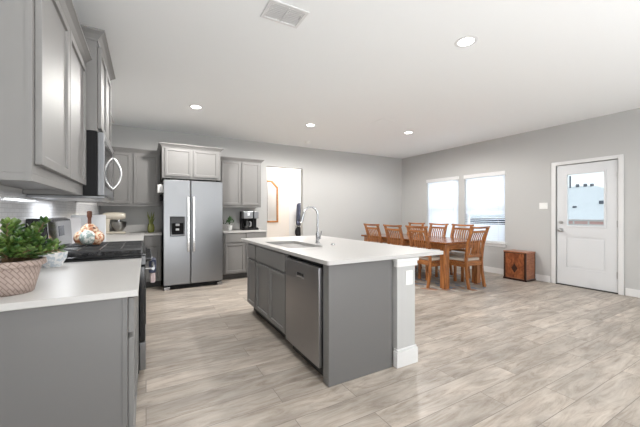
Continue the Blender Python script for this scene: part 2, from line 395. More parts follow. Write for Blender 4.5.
# windows
def window(name, y0, y1, z0, z1):
    w = sempty(name, (XR, 0, 0))
    m = MB().plate(rect(y0+.001, y1-.001, z0+.001, z1-.001), [rect(y0+0.045, y1-0.045, z0+0.045, (z0+z1)/2-0.02), rect(y0+0.045, y1-0.045, (z0+z1)/2+0.02, z1-0.045)], 0.085, 0.13, lambda u, v, t: (t, u, v))
    m.build('window_frame', 'trim_white', w, bevel=0.004)
    MB().box(0.105, 0.109, y0+0.04, y1-0.04, z0+0.04, z1-0.04).build('window_glass', 'pane', w)
    MB().box(-0.045, 0.080, y0-0.035, y1+0.035, z0-0.03, z0-0.001).box(-0.02, -0.001, y0-0.02, y1+0.02, z0-0.085, z0-0.03).build('window_sill', 'trim_white', w, bevel=0.005)
    return w
window('window_1', *W[0]); window('window_2', *W[1])
def blind(y0, y1, z0, z1, label, tilt):
    t = thing('window_blind', label, 'blind', (XR, 0, 0), 0, 'window blinds of the dining area')
    MB().box(-0.018, 0.05, y0-0.012, y1+0.012, z1-0.045, z1+0.035).build('valance', 'trim_white', t, bevel=0.006)
    m = MB(); zz = z1-0.065; k = 0; zb = z0+0.035
    while zz > zb:
        a = tilt(zz)
        M = Matrix.Translation((0.035, (y0+y1)/2, zz)) @ Matrix.Rotation(a, 4, 'Y')
        m.box(-0.025, 0.025, -(y1-y0)/2+0.006, (y1-y0)/2-0.006, -0.0012, 0.0012, M=M)
        zz -= 0.0415; k += 1
    m.build('slats', 'blind_slat', t)
    MB().box(0.010, 0.06, y0+0.006, y1-0.006, z0+0.004, z0+0.022).build('bottom_rail', 'trim_white', t, bevel=0.004)
    for yy in (y0+0.14, y1-0.14):
        MB().box(0.006, 0.0075, yy-0.003, yy+0.003, z0+0.02, z1-0.04).build('ladder_cord', 'trim_white', t)
blind(*W[0], 'white slatted blind over the window nearer the room corner, slats almost closed', lambda z: 1.1)
blind(*W[1], 'white slatted blind over the window nearer the wooden box, lower slats tilted open', lambda z: 0.3 if 1.0 < z < 1.19 else 1.02)

# exterior door
d1 = sempty('door_1', (XR, 0, 0))
cz = 0.062
m = MB().plate([(DY0-0.012-cz, 0.001), (DY0-0.012, 0.001), (DY0-0.012, DZ+0.012), (DY1+0.012, DZ+0.012), (DY1+0.012, 0.001), (DY1+0.012+cz, 0.001), (DY1+0.012+cz, DZ+0.068), (DY0-0.012-cz, DZ+0.068)], [], -0.02, -0.001, lambda u, v, t: (t, u, v))
m.build('casing', 'trim_white', d1, bevel=0.004)
GY0, GY1, GZ0, GZ1 = 2.005, 2.486, 1.020, 1.873
PY0, PY1, PZ0, PZ1 = 1.975, 2.498, 0.305, 0.825
m = MB().plate(rect(DY0, DY1, 0.016, DZ), [rect(GY0, GY1, GZ0, GZ1), rect(PY0, PY1, PZ0, PZ1)], 0.012, 0.055, lambda u, v, t: (t, u, v))
m.box(0.022, 0.05, PY0, PY1, PZ0, PZ1)
m.box(0.015, 0.05, PY0+0.03, PY1-0.03, PZ0+0.03, PZ1-0.03)
sl = m.build('door_slab', 'door_white', d1, bevel=0.003)
m = MB().plate(rect(GY0-0.03, GY1+0.03, GZ0-0.03, GZ1+0.03), [rect(GY0+.001, GY1-.001, GZ0+.001, GZ1-.001)], 0.001, 0.0115, lambda u, v, t: (t, u, v))
m.build('glass_frame', 'door_white', d1, bevel=0.004)
MB().box(0.03, 0.034, GY0, GY1, GZ0, GZ1).build('door_glass', 'pane', d1)
MB().cyl((0.004, 2.575, 0.935), 0.032, 0.016, 'X').cyl((-0.018, 2.575, 0.935), 0.012, 0.03, 'X').sphere((-0.046, 2.575, 0.935), 0.028, (0.8, 1, 1)).build('door_knob', 'satin_nickel', d1, smooth=True)
MB().cyl((0.002, 2.575, 1.067), 0.030, 0.02, 'X').box(-0.028, -0.008, 2.569, 2.581, 1.049, 1.085).build('deadbolt', 'satin_nickel', d1, smooth=True)
MB().box(0.006, 0.0112, 2.618, 2.636, 0.91, 0.96).build('strike_plate', 'satin_nickel', d1)
for z in (0.28, 1.06, 1.80):
    MB().cyl((0.004, DY0-0.004, z), 0.006, 0.10).box(0.004, 0.0115, DY0-0.003, DY0+0.012, z-0.05, z+0.05).build('hinge', 'satin_nickel', d1)
MB().box(-0.012, 0.15, DY0-0.01, DY1+0.01, 0.001, 0.014).build('threshold', 'toe_dark', d1)
MB().box(0.056, 0.149, DY0-0.011, DY0+0.0, 0.015, DZ+0.01).box(0.056, 0.149, DY1, DY1+0.011, 0.015, DZ+0.01).box(0.056, 0.149, DY0, DY1, DZ, DZ+0.01).build('jamb', 'trim_white', d1)

# ------------------------------------------------------------ hall beyond the opening
struct(MB().box(1.0, 3.337, 7.6, 7.72, 0, H).build('wall_hall_back', 'hall_paint'))
struct(MB().box(0.9, 1.0, YB+0.12, 7.72, 0, H).build('wall_hall_left', 'hall_paint'))
struct(MB().box(3.217, 3.337, 7.721, 9.0, 0, H).build('wall_hall_passage_left', 'hall_paint'))
struct(MB().box(5.0, 5.1, YB+0.12, 9.1, 0, H).build('wall_hall_right', 'hall_paint'))
struct(MB().box(3.2, 5.1, 9.001, 9.1, 0, H).build('wall_hall_far', 'hall_paint'))
baseboard('baseboard_hall', 1.0, 3.337, 7.585, 7.599)
# closet door at the end of the passage
hd = sempty('door_2', (0, 8.999, 0))
MB().plate([(3.86, .001), (3.95, .001), (3.95, 2.10), (4.75, 2.10), (4.75, .001), (4.84, .001), (4.84, 2.19), (3.86, 2.19)], [], -0.02, -0.001, lambda u, v, t: (u, t, v)).build('casing', 'trim_white', hd, bevel=0.004)
MB().box(3.955, 4.745, -0.012, -0.001, 0.01, 2.095).build('door_slab', 'door_white', hd)
# mirror with clipped corners
mt = thing('octagonal_mirror', 'wall mirror with orange wooden frame and clipped corners seen through the hall opening', 'mirror', (2.62, 7.599, 1.53))
def octo(w, h, c): return [(-w, -h), (w, -h), (w, h-c), (w-c, h), (-w+c, h), (-w, h-c)]
MB().plate(octo(0.40, 0.545, 0.17), [octo(0.356, 0.50, 0.153)], -0.035, -0.002, lambda u, v, t: (u, t, v)).build('frame', 'honey_frame', mt, bevel=0.006)
MB().plate(octo(0.357, 0.501, 0.1535), [], -0.012, -0.006, lambda u, v, t: (u, t, v)).build('mirror_glass', 'mirror', mt)
# coat and bag
ct = MB()
prof = [(0.0, 1.55), (0.06, 1.55), (0.10, 1.50), (0.115, 1.3), (0.12, 1.0), (0.125, 0.86), (0.11, 0.84), (0.0, 0.84)]
ct.lathe(prof, 20, f=lambda a: 1+0.06*math.sin(5*a))
o = ct.build('hanging_coat', 'navy_cloth', smooth=True); o.location = (4.26, 8.83, 0); o.scale = (1, 0.9, 1)
tag(o, 'dark navy speckled garment hanging on the far hall door', 'coat')
bt = thing('hanging_bag', 'black rounded bag hanging below the dark navy garment in the hall', 'bag', (4.22, 8.86, 0))
MB().sphere((0, 0, 0.63), 0.115, (1, 0.7, 1.5)).build('bag_body', 'black_cloth', bt, smooth=True)
MB().tube([(-0.06, 0, 0.76), (-0.03, 0, 0.83), (0.03, 0, 0.83), (0.06, 0, 0.76)], 0.008).build('bag_strap', 'black_cloth', bt)

# ------------------------------------------------------------ outside
struct(MB().box(6.5, 40, -20, 40, -1.3, -1.2).build('ground', 'pale_ground'))
nh = thing('neighbour_house', 'neighbouring house with pale hipped roof and red brick wall seen through the door glass', 'house', (0, 0, 0))
MB().box(14.0, 22.0, 3.0, 17.0, -1.199, 1.0).build('brick_wall', 'brick', nh)
m = MB(); z0, z1 = 1.001, 2.52
v = [m.b.verts.new(p) for p in ((13.7, 2.2, z0), (22.3, 2.2, z0), (22.3, 17.5, z0), (13.7, 17.5, z0), (18, 6.2, z1), (18, 13.5, z1))]
for f in ((3, 2, 1, 0), (0, 4, 5, 3), (0, 1, 4), (1, 2, 5, 4), (2, 3, 5)): m.b.faces.new([v[i] for i in f])
m.build('roof', 'roof_pale', nh)
for x, y, z, h in ((17.8, 7.0, 2.4, 0.62), (17.9, 6.75, 2.47, 0.14), (17.9, 6.45, 2.47, 0.14), (17.9, 6.2, 2.45, 0.14), (15.4, 5.05, 1.60, 0.12), (15.0, 5.75, 1.42, 0.1)):
    MB().cyl((x, y, z+h/2), 0.035 if h > .5 else 0.07, h, seg=12).build('roof_vent', 'vent_dark', nh)
MB().box(13.98, 13.999, 7.6, 10.2, -0.1, 0.97).build('window', 'screen_dark', nh)

# ------------------------------------------------------------ cabinets
def shaker(x0, x1, z0, z1, parent, name='door', flat=False, th=0.022, st=0.057):
    m = MB(); m.box(x0, x1, -th-0.001, -0.001, z0, z1)
    if not flat:
        m.b.faces.ensure_lookup_table()
        f = min(m.b.faces, key=lambda q: q.calc_center_median().y)
        bmesh.ops.inset_individual(m.b, faces=[f], thickness=st, depth=0)
        bmesh.ops.inset_individual(m.b, faces=[f], thickness=0.003, depth=-0.012)
    return m.build(name, 'cabinet_grey', parent, bevel=0.0022)
def crown(w, d, zt, left, right, h=0.065, out=0.05):
    prof = [(0, 0), (0.006, 0.0), (0.010, 0.012), (0.028, 0.034), (out-0.006, 0.048), (out, 0.052), (out, h), (0, h)]
    path = lambda o: ([(-o, d)] if left else []) + [(-o if left else 0, -o), (w+(o if right else 0), -o)] + ([(w+o, d)] if right else [])
    n = len(path(0)); m = MB()
    m.loft([[Vector((path(o)[i][0], path(o)[i][1], zt-h+z)) for o, z in prof] for i in range(n)])
    return m
def cabinet(name, label, cat, loc, rz, w, d, z0, z1, doors=(), drawers=(), toe=False, cr=None, group=None, open_bottom=False):
    t = thing(name, label, cat, loc, rz, group)
    m = MB()
    if toe:
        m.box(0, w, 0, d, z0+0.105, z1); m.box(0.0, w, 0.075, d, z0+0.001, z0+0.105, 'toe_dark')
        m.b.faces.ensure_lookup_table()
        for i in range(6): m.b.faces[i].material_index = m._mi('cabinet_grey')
    elif open_bottom:      # recessed underside behind a light rail
        m.box(0, w, 0, d, z0+0.03, z1); m.box(0, w, 0, 0.019, z0, z0+0.03); m.box(0, 0.016, 0.019, d, z0, z0+0.03); m.box(w-0.016, w, 0.019, d, z0, z0+0.03)
    else: m.box(0, w, 0, d, z0, z1)
    m.build('carcass', 'cabinet_grey', t, bevel=0.0015)
    for q in doors: shaker(*q, t)
    for q in drawers: shaker(*q, t, 'drawer_front', flat=True)
    if open_bottom: MB().box(-0.0025, -0.0003, 0, 0.019, z0, z1).build('frame_stile', 'cabinet_grey', t)
    if cr: crown(w, d, z1+0.016, *cr).build('crown_moulding', 'cabinet_grey', t)
    return t
def doors_even(w, n, z0, z1, e=0.028, g=0.030):
    dw = (w-2*e-(n-1)*g)/n
    return [(e+i*(dw+g), e+i*(dw+g)+dw, z0, z1) for i in range(n)]
UB, UT = 1.343, 2.285
# left run, uppers (front faces +X)
cabinet('wall_cabinet', 'tall grey two-door wall cabinet above the potted jade plant', 'cabinet', (-0.378, 1.56, 0), PI/2, 1.085, 0.305, UB, UT, doors_even(1.085, 2, UB+0.068, 2.215, g=0.012), cr=(False, False), open_bottom=True)
cabinet('wall_cabinet', 'raised deeper grey wall cabinet directly over the microwave', 'cabinet', (-0.300, 2.647, 0), PI/2, 0.762, 0.383, 1.798, 2.475, doors_even(0.762, 2, 1.822, 2.40), cr=(True, True))
cabinet('wall_cabinet', 'grey wall cabinet on the far side of the microwave', 'cabinet', (-0.378, 3.411, 0), PI/2, 0.915, 0.305, UB, UT, doors_even(0.915, 2, UB+0.06, 2.215), cr=(False, True), open_bottom=True)
# back wall uppers
t = cabinet('wall_cabinet', 'grey corner wall cabinet above the stand mixer', 'cabinet', (-0.683, 6.03, 0), 0, 0.895, 0.318, UB, UT, [(0.115, 0.465, UB+0.042, 2.225), (0.502, 0.862, UB+0.042, 2.225)], cr=(False, False), open_bottom=True)
cabinet('wall_cabinet', 'raised grey two-door wall cabinet over the steel refrigerator', 'cabinet', (0.224, 5.58, 0), 0, 0.915, 0.768, 1.798, 2.345, [(0.040, 0.440, 1.832, 2.285), (0.468, 0.875, 1.832, 2.285)], cr=(True, True))
cabinet('wall_cabinet', 'grey two-door wall cabinet above the coffee maker', 'cabinet', (1.215, 6.03, 0), 0, 0.815, 0.318, UB, UT, [(0.032, 0.392, UB+0.042, 2.225), (0.425, 0.785, UB+0.042, 2.225)], cr=(True, True), open_bottom=True)

# left run, bases
CT0, CT1 = 0.861, 0.89
t = cabinet('base_cabinet', 'grey base cabinet with end panel under the near white worktop', 'cabinet', (-0.070, 1.577, 0), PI/2, 1.066, 0.613, 0, CT0-.001, [(0.03, 0.525, 0.13, 0.665), (0.54, 1.036, 0.13, 0.665)], [(0.03, 0.525, 0.69, 0.845), (0.54, 1.036, 0.69, 0.845)], toe=True)
MB().box(-0.012, -0.0005, -0.0, 0.612, 0.001, CT0-.002).build('end_panel', 'panel_grey_shaded', t)
MB().box(-0.015, -0.0125, -0.0, 0.019, 0.001, CT0-.002).build('corner_strip', 'panel_grey_shaded', t, bevel=0.001)
cabinet('base_cabinet', 'grey base cabinet between the range and the room corner', 'cabinet', (-0.070, 3.413, 0), PI/2, 2.30, 0.613, 0, CT0-.001, [(0.03, 0.55, 0.13, 0.665), (0.58, 1.10, 0.13, 0.665), (1.13, 1.65, 0.13, 0.665)], [(0.03, 0.55, 0.69, 0.845), (0.58, 1.10, 0.69, 0.845), (1.13, 1.65, 0.69, 0.845)], toe=True)
cabinet('base_cabinet', 'narrow grey base cabinet left of the refrigerator', 'cabinet', (-0.048, 5.733, 0), 0, 0.268, 0.615, 0, CT0-.001, [(0.02, 0.25, 0.13, 0.665)], [(0.02, 0.25, 0.69, 0.845)], toe=True)
cabinet('base_cabinet', 'grey base cabinet under the coffee maker with two doors and two drawers', 'cabinet', (1.222, 5.733, 0), 0, 0.81, 0.615, 0, CT0-.001, [(0.03, 0.39, 0.13, 0.665), (0.42, 0.78, 0.13, 0.665)], [(0.03, 0.39, 0.69, 0.845), (0.42, 0.78, 0.69, 0.845)], toe=True)

# worktops
def slab(name, outer, holes, label):
    o = MB().plate(outer, holes, CT0, CT1, lambda u, v, t: (u, v, t)).build(name, 'quartz', bevel=0.004)
    return tag(o, label, 'worktop')
slab('worktop', rect(-0.683, -0.030, 1.545, 2.640), [], 'white quartz worktop in front, carrying the potted jade plant')
slab('worktop', [(-0.683, 3.411), (-0.030, 3.411), (-0.030, 5.70), (0.228, 5.70), (0.228, 6.348), (-0.683, 6.348)], [], 'white L-shaped worktop beyond the range, carrying the stand mixer')
slab('worktop', rect(1.212, 2.045, 5.70, 6.348), [], 'short white worktop under the coffee maker, right of the refrigerator')
def bs(name, x0, x1, y0, y1, label):
    tag(MB().box(x0, x1, y0, y1, CT1+.001, CT1+0.125).build(name, 'quartz', bevel=0.002), label, 'backsplash')
bs('backsplash_strip', -0.66, 0.226, 6.328, 6.348, 'low white quartz splash strip behind the stand mixer')
bs('backsplash_strip', 1.214, 2.043, 6.328, 6.348, 'low white quartz splash strip behind the coffee maker')
tag(MB().box(XL+.001, XL+.009, 1.545, 6.32, CT1+.001, UB-0.001).build('tile_backsplash', 'tile'), 'glossy small white tile backsplash along the range wall', 'backsplash')

# ------------------------------------------------------------ island
isl = thing('kitchen_island', 'grey kitchen island base with shaker doors, end panel and white post', 'kitchen island', (1.113, 3.80, 0), -PI/2)
# local x runs towards the camera (-Y), local y runs to +X
m = MB()
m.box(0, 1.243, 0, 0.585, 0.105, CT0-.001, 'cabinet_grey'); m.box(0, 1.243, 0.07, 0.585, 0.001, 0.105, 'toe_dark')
m.box(1.875, 1.942, 0, 0.585, 0.001, CT0-.001, 'cabinet_grey')
m.box(1.243, 1.875, 0.565, 0.585, 0.001, CT0-.001, 'cabinet_grey')
m.build('carcass', 'cabinet_grey', isl, bevel=0.0015)
shaker(0.035, 0.345, 0.13, 0.665, isl); shaker(0.39, 0.795, 0.13, 0.665, isl); shaker(0.812, 1.222, 0.13, 0.665, isl)
shaker(0.035, 0.345, 0.69, 0.845, isl, 'drawer_front', flat=True); shaker(0.39, 1.222, 0.69, 0.845, isl, 'drawer_front', flat=True)
MB().box(1.9425, 1.950, 0.0195, 0.585, 0.001, CT0-.002).build('end_panel', 'panel_grey_shaded', isl)
MB().box(1.9425, 1.952, -0.0, 0.019, 0.001, CT0-.002).build('corner_strip', 'panel_grey_shaded', isl, bevel=0.001)
# pony wall with trimmed end post
pw = thing('island_post_wall', 'greige low wall with white trimmed base and cap carrying the island worktop', 'low wall', (0, 0, 0))
PX0, PX1, PY_0, PY_1 = 1.732, 1.925, 1.822, 3.98
MB().box(PX0, PX1, PY_0, PY_1, 0.001, CT0-.001).build('wall_core', 'wall_paint', pw)
def ring(x0, x1, y0, y1, z0, z1, o):
    return MB().box(x0-o, x1+o, y0-o, y0-.0005, z0, z1).box(x0-o, x0-.0005, y0-.0005, y0+0.03, z0, z1).box(x1+.0005, x1+o, y0-.0005, y1, z0, z1)
ring(PX0, PX1, PY_0, PY_1, 0.001, 0.125, 0.018).build('base_trim', 'trim_white', pw, bevel=0.003)
m = ring(PX0, PX1, PY_0, PY_1, 0.125, 0.145, 0.010); m.build('base_cap', 'trim_white', pw, bevel=0.004)
ring(PX0, PX1, PY_0, PY_1, 0.795, CT0-.001, 0.014).build('cap_trim', 'trim_white', pw, bevel=0.003)
ring(PX0, PX1, PY_0, PY_1, 0.835, CT0-.001, 0.022).build('cap_moulding', 'trim_white', pw, bevel=0.003)
ou = thing('outlet_plate', 'white wall outlet plate on the island end post', 'outlet', (1.857, PY_0-.0005, 0.70))
MB().box(-0.036, 0.036, -0.006, 0, -0.058, 0.058).build('plate', 'white_plastic', ou, bevel=0.002)
for z in (-0.022, 0.022): MB().box(-0.016, 0.016, -0.0085, -0.006, z-0.014, z+0.014).build('socket', 'white_plastic', ou, bevel=0.001)
# island worktop with sink cut-out
SX0, SX1, SY0, SY1 = 1.185, 1.560, 2.66, 3.42
slab('island_worktop', rrect(1.085, 2.275, 1.815, 4.06, 0.018, 4), [rrect(SX0, SX1, SY0, SY1, 0.06)[::-1]], 'large white quartz island worktop with the undermount sink')
sk = thing('kitchen_sink', 'stainless undermount sink set in the island worktop', 'sink', (0, 0, 0))
m = MB(); secs = []
for off, z in ((0.025, CT0-0.0015), (-0.004, CT0-0.0015), (-0.008, CT0-0.02), (-0.012, 0.70), (-0.03, 0.672), (-0.06, 0.665)):
    secs.append([Vector((x, y, z)) for x, y in rrect(SX0-off, SX1+off, SY0-off, SY1+off, 0.06+off if off > -0.05 else 0.03)])
m.loft(secs, cap=False); m.b.faces.new([m.b.verts.new(p) for p in secs[-1]]); bmesh.ops.remove_doubles(m.b, verts=m.b.verts, dist=1e-5)
m.build('basin', 'sink_steel', sk, smooth=True)
MB().cyl((1.37, 3.04, 0.668), 0.045, 0.006).cyl((1.37, 3.04, 0.672), 0.02, 0.006).build('drain', 'chrome', sk, smooth=True)
# faucet
fa = thing('kitchen_faucet', 'tall chrome gooseneck faucet on the island worktop', 'faucet', (1.655, 2.985, CT1+.0005))
MB().cyl((0, 0, 0.004), 0.027, 0.008).cyl((0, 0, 0.06), 0.021, 0.112).build('base', 'chrome', fa, smooth=True)
pts = [(0, 0, 0.11), (0, 0, 0.22), (0, 0, 0.315)]
for k in range(1, 13):
    a = PI*k/12*0.92; pts.append((-0.085+0.085*math.cos(a), 0, 0.315+0.085*math.sin(a)))
ex = pts[-1]; pts.append((ex[0]-0.012, 0, ex[2]-0.03))
MB().tube(pts, 0.0118, 14).build('spout', 'chrome', fa, smooth=True)
MB().tube([(ex[0]-0.010, 0, ex[2]-0.025), (ex[0]-0.022, 0, ex[2]-0.06), (ex[0]-0.036, 0, ex[2]-0.105)], [0.0145, 0.0175, 0.019], 14).build('spray_head', 'chrome', fa, smooth=True)
MB().tube([(0, -0.018, 0.055), (0, -0.05, 0.06)], 0.014, 12).tube([(0, -0.048, 0.055), (0.004, -0.062, 0.09), (0.008, -0.072, 0.14)], [0.010, 0.007, 0.006], 10).build('lever', 'chrome', fa, smooth=True)
o = MB().lathe([(0, 0), (0.022, 0), (0.022, 0.006), (0.017, 0.016), (0, 0.018)], 20).build('air_switch', 'handle_steel', smooth=True); o.location = (1.70, 2.735, CT1+.0005)
tag(o, 'small round chrome button on the island worktop beside the faucet', 'button')

# dishwasher
dw = thing('dishwasher', 'dark stainless dishwasher built into the island', 'dishwasher', (1.113, 2.553, 0), -PI/2)
DWW = 0.620
MB().box(0.004, DWW-.004, 0.012, 0.56, 0.11, 0.852).box(0.004, DWW-.004, 0.05, 0.56, 0.001, 0.11).build('tub', 'black_matte', dw)
m = MB().box(0.006, DWW-0.006, -0.028, 0.010, 0.10, 0.826)
m.b.faces.ensure_lookup_table(); m.build('door', 'stainless_dark', dw, bevel=0.004)
MB().box(0.24, 0.37, -0.0305, -0.0285, 0.700, 0.714).build('pocket_grip', 'handle_steel', dw, bevel=0.001)
MB().box(0.245, 0.365, -0.0300, -0.0282, 0.715, 0.738).build('pocket_recess', 'black_gloss', dw)
MB().box(0.01, DWW-.01, 0.04, 0.046, 0.002, 0.10).build('kick_plate', 'toe_dark', dw)

# ------------------------------------------------------------ refrigerator
fr = thing('refrigerator', 'stainless side-by-side refrigerator with black ice dispenser', 'refrigerator', (0.242, 5.42, 0))
FW = 0.902
MB().box(0.004, FW-.004, 0.075, 0.83, 0.05, 1.765).build('cabinet_body', 'fridge_side', fr, bevel=0.004)
split = 0.394
DX0, DX1, DZ0, DZ1 = 0.092, 0.305, 0.855, 1.164
MB().plate(rect(0, split-.004, 0.075, 1.755), [rect(DX0, DX1, DZ0, DZ1)], 0, 0.07, lambda u, v, t: (u, t, v)).build('freezer_door', 'stainless', fr, bevel=0.008, seg=3)
MB().box(split+.004, FW, 0, 0.07, 0.075, 1.755).build('fridge_door', 'stainless', fr, bevel=0.008, seg=3)
def fhandle(x):
    m = MB(); z0, z1 = 0.60, 1.49
    m.loft([[Vector((x+a, -0.055+b+bow, z)) for a, b in ((-0.017, -0.011), (0.017, -0.011), (0.017, 0.011), (-0.017, 0.011))] for z, bow in [(z0+(z1-z0)*i/12, 0.018*abs(i/6-1)**3) for i in range(13)]])
    m.box(x-0.011, x+0.011, -0.045, -0.0005, z0+0.002, z0+0.04); m.box(x-0.011, x+0.011, -0.045, -0.0005, z1-0.04, z1-.002)
    return m
fhandle(split-0.040).build('freezer_handle', 'handle_steel', fr, bevel=0.004); fhandle(split+0.042).build('fridge_handle', 'handle_steel', fr, bevel=0.004)
dp = MB().plate(rect(DX0+.001, DX1-.001, DZ0+.001, DZ1-.001), [rect(DX0+0.02, DX1-0.02, DZ0+0.03, DZ1-0.10)], -0.006, 0.004, lambda u, v, t: (u, t, v)).build('ice_dispenser', 'black_gloss', fr, bevel=0.002)
MB().box(DX0+0.002, DX1-0.002, 0.055, 0.06, DZ0+.002, DZ1-.002).box(DX0+0.02, DX1-0.02, 0.005, 0.055, DZ0+0.02, DZ0+0.028).build('cavity', 'black_matte', dp)
MB().box(0.170, 0.228, 0.010, 0.028, 1.020, 1.058).build('ice_paddle', 'pale_plastic', dp, bevel=0.004)
MB().box(0.172, 0.222, 0.010, 0.028, 0.945, 0.978).build('water_paddle', 'pale_plastic', dp, bevel=0.004)
m = MB().box(0.06, FW-0.06, 0.02, 0.05, 0.018, 0.06)
m.build('bottom_grille', 'black_matte', fr, bevel=0.003)
for x in (0.0, FW-0.09): MB().box(x+.002, x+0.088, 0.005, 0.07, 0.001, 0.052).build('foot_cover', 'stainless_dark', fr, bevel=0.006)
for x in (0.03, FW-0.09): MB().box(x, x+0.06, 0.02, 0.12, 1.7665, 1.785).build('hinge_cover', 'black_matte', fr, bevel=0.003)
nb = thing('note_box', 'small white box stuck to the left side of the refrigerator', 'note box', (0.2455, 5.56, 1.555))
MB().box(-0.085, -0.0005, 0, 0.06, 0, 0.13).build('box', 'white_plastic', nb, bevel=0.003)
MB().box(-0.055, -0.035, -0.0015, -0.0005, 0.03, 0.10).build('mark', 'pale_plastic', nb)
o = MB().box(-0.05, 0, 0, 0.03, 0, 0.10).build('black_clip', 'black_matte', bevel=0.006); o.location = (0.2445, 5.70, 1.43)
tag(o, 'small black holder on the refrigerator side below the white box', 'holder')

# ------------------------------------------------------------ range
rg = thing('gas_range', 'black and stainless gas range standing between the worktops', 'range', (0.0, 2.646, 0), PI/2)
RW = 0.760     # local x along +Y, local y towards the wall
MB().box(0.002, RW-.002, 0.045, 0.675, 0.03, 0.905).build('body', 'black_gloss', rg, bevel=0.004)
MB().box(0.004, RW-.004, 0.005, 0.044, 0.265, 0.825).build('oven_door', 'black_gloss', rg, bevel=0.006)
MB().box(0.10, RW-0.10, 0.001, 0.0045, 0.36, 0.66).build('oven_window', 'dark_glass', rg)
MB().box(0.004, RW-.004, 0.002, 0.044, 0.05, 0.255).build('drawer', 'stainless', rg, bevel=0.005)
MB().box(0.002, RW-.002, 0.0, 0.044, 0.835, 0.905).build('control_panel', 'black_gloss', rg, bevel=0.004)
m = MB().tube([(0.05, -0.048, 0.795), (RW-0.05, -0.048, 0.795)], 0.012, 14)
for x in (0.07, RW-0.07): m.cyl((x, -0.02, 0.795), 0.009, 0.05, 'Y', 12)
m.build('oven_handle', 'stainless', rg, smooth=True)
for i in range(5):
    x = 0.09+i*0.145
    MB().cyl((x, -0.004, 0.870), 0.026, 0.008, 'Y').cyl((x, -0.02, 0.870), 0.020, 0.026, 'Y').box(x-0.004, x+0.004, -0.038, -0.032, 0.856, 0.884).build('knob', 'black_gloss', rg, smooth=True)
for x in (0.03, RW-0.03):
    for y in (0.07, 0.6): MB().cyl((x, y, 0.0155), 0.015, 0.028).build('foot', 'black_matte', rg)
MB().box(0.002, RW-.002, 0.0, 0.60, 0.906, 0.918).build('cooktop', 'black_gloss', rg, bevel=0.003)
for i, (x, y, r) in enumerate(((0.14, 0.16, 0.05), (0.14, 0.44, 0.035), (0.38, 0.30, 0.045), (0.62, 0.16, 0.04), (0.62, 0.44, 0.05))):
    MB().cyl((x, y, 0.923), r, 0.009).cyl((x, y, 0.931), r*0.75, 0.007, m=None).build('burner', 'cast_iron', rg, smooth=True)
for gx in (0.012, 0.262, 0.512):
    m = MB(); x0, x1, y0, y1, zt = gx, gx+0.236, 0.03, 0.545, 0.962; tb = 0.007
    for y in (y0, y1): m.box(x0, x1, y-tb, y+tb, zt-0.014, zt)
    for x in (x0+tb, x1-tb): m.box(x-tb, x+tb, y0, y1, zt-0.014, zt)
    for k in range(1, 4):
        y = y0+(y1-y0)*k/4; m.box(x0, x1, y-0.0055, y+0.0055, zt-0.012, zt+0.001)
    m.box((x0+x1)/2-0.0045, (x0+x1)/2+0.0045, y0, y1, zt-0.012, zt+0.001)
    for x in (x0+tb, x1-tb):
        for y in (y0, (y0+y1)/2, y1): m.box(x-tb, x+tb, y-tb, y+tb, 0.9185, zt-0.012)
    m.build('grate', 'cast_iron', rg, bevel=0.002)
bgd = MB().loft([[Vector((x, y, z)) for y, z in ((0.560, 0.9185), (0.674, 0.9185), (0.674, 1.185), (0.610, 1.185), (0.575, 1.170))] for x in (0.003, RW-.003)]).build('backguard', 'black_gloss', rg, bevel=0.005)
MB().loft([[Vector((x, y, z)) for y, z in ((0.5565, 0.965), (0.5620, 0.965), (0.5735, 1.160), (0.5680, 1.160))] for x in (0.02, RW-.02)]).build('control_fascia', 'chrome_dark', bgd, bevel=0.001)
MB().loft([[Vector((x, y, z)) for y, z in ((0.5590, 1.05), (0.5630, 1.05), (0.5680, 1.125), (0.5640, 1.125))] for x in (0.30, 0.46)]).build('display', 'screen_dark', bgd)
# dish towel over the oven handle
tw = thing('dish_towel', 'dark navy patterned towel with pale grey end hanging on the oven handle', 'towel', (0.048, 3.10, 0), PI/2)
MB().box(-0.085, 0.085, 0.0275-.055, 0.0275, 0.705, 0.822).build('towel_front', 'navy_cloth', tw, bevel=0.014, seg=3)
MB().box(-0.078, 0.078, -0.022, 0.018, 0.62, 0.7045).build('towel_end', 'grey_cloth', tw, bevel=0.012, seg=3)

# microwave
mw = thing('microwave', 'over-the-range microwave with black body and curved steel handle', 'microwave', (-0.300, 2.650, 0), PI/2)
MB().box(0.0, 0.757, 0.0, 0.37, 1.342, 1.796).build('body', 'black_matte', mw, bevel=0.003)
MB().box(0.0, 0.757, -0.042, -0.001, 1.345, 1.794).build('door', 'stainless', mw, bevel=0.005)
MB().box(0.05, 0.60, -0.0445, -0.0425, 1.41, 1.74).build('door_window', 'dark_glass', mw)
MB().box(0.68, 0.745, -0.0445, -0.0425, 1.37, 1.77).build('control_pad', 'dark_glass', mw)
pts = [(0.65, -0.046-0.058*math.sin(PI*i/16)**0.8 if 0 < i < 16 else -0.046, 1.44+0.27*i/16) for i in range(17)]
MB().tube(pts, 0.010, 12).build('handle', 'handle_steel', mw, smooth=True)
dl = bpy.data.lights.new('cooktop_fill', 'AREA'); dl.shape = 'RECTANGLE'; dl.size = 0.5; dl.size_y = 0.08; dl.energy = 1.4; dl.color = (0.93, 0.96, 1.0)  # light added under the microwave to brighten cooktop and tiles
ob = bpy.data.objects.new('cooktop_fill', dl); C.objects.link(ob); ob.parent = mw; ob.location = (0.38, 0.25, 1.318)
m = MB().box(0.0, 0.757, -0.040, 0.37, 1.326, 1.3415); m.build('underside', 'stainless', mw, bevel=0.003)
for q in (0.06, 0.45): MB().box(q, q+0.24, 0.05, 0.30, 1.3235, 1.3258).build('grease_filter', 'satin_nickel', mw)

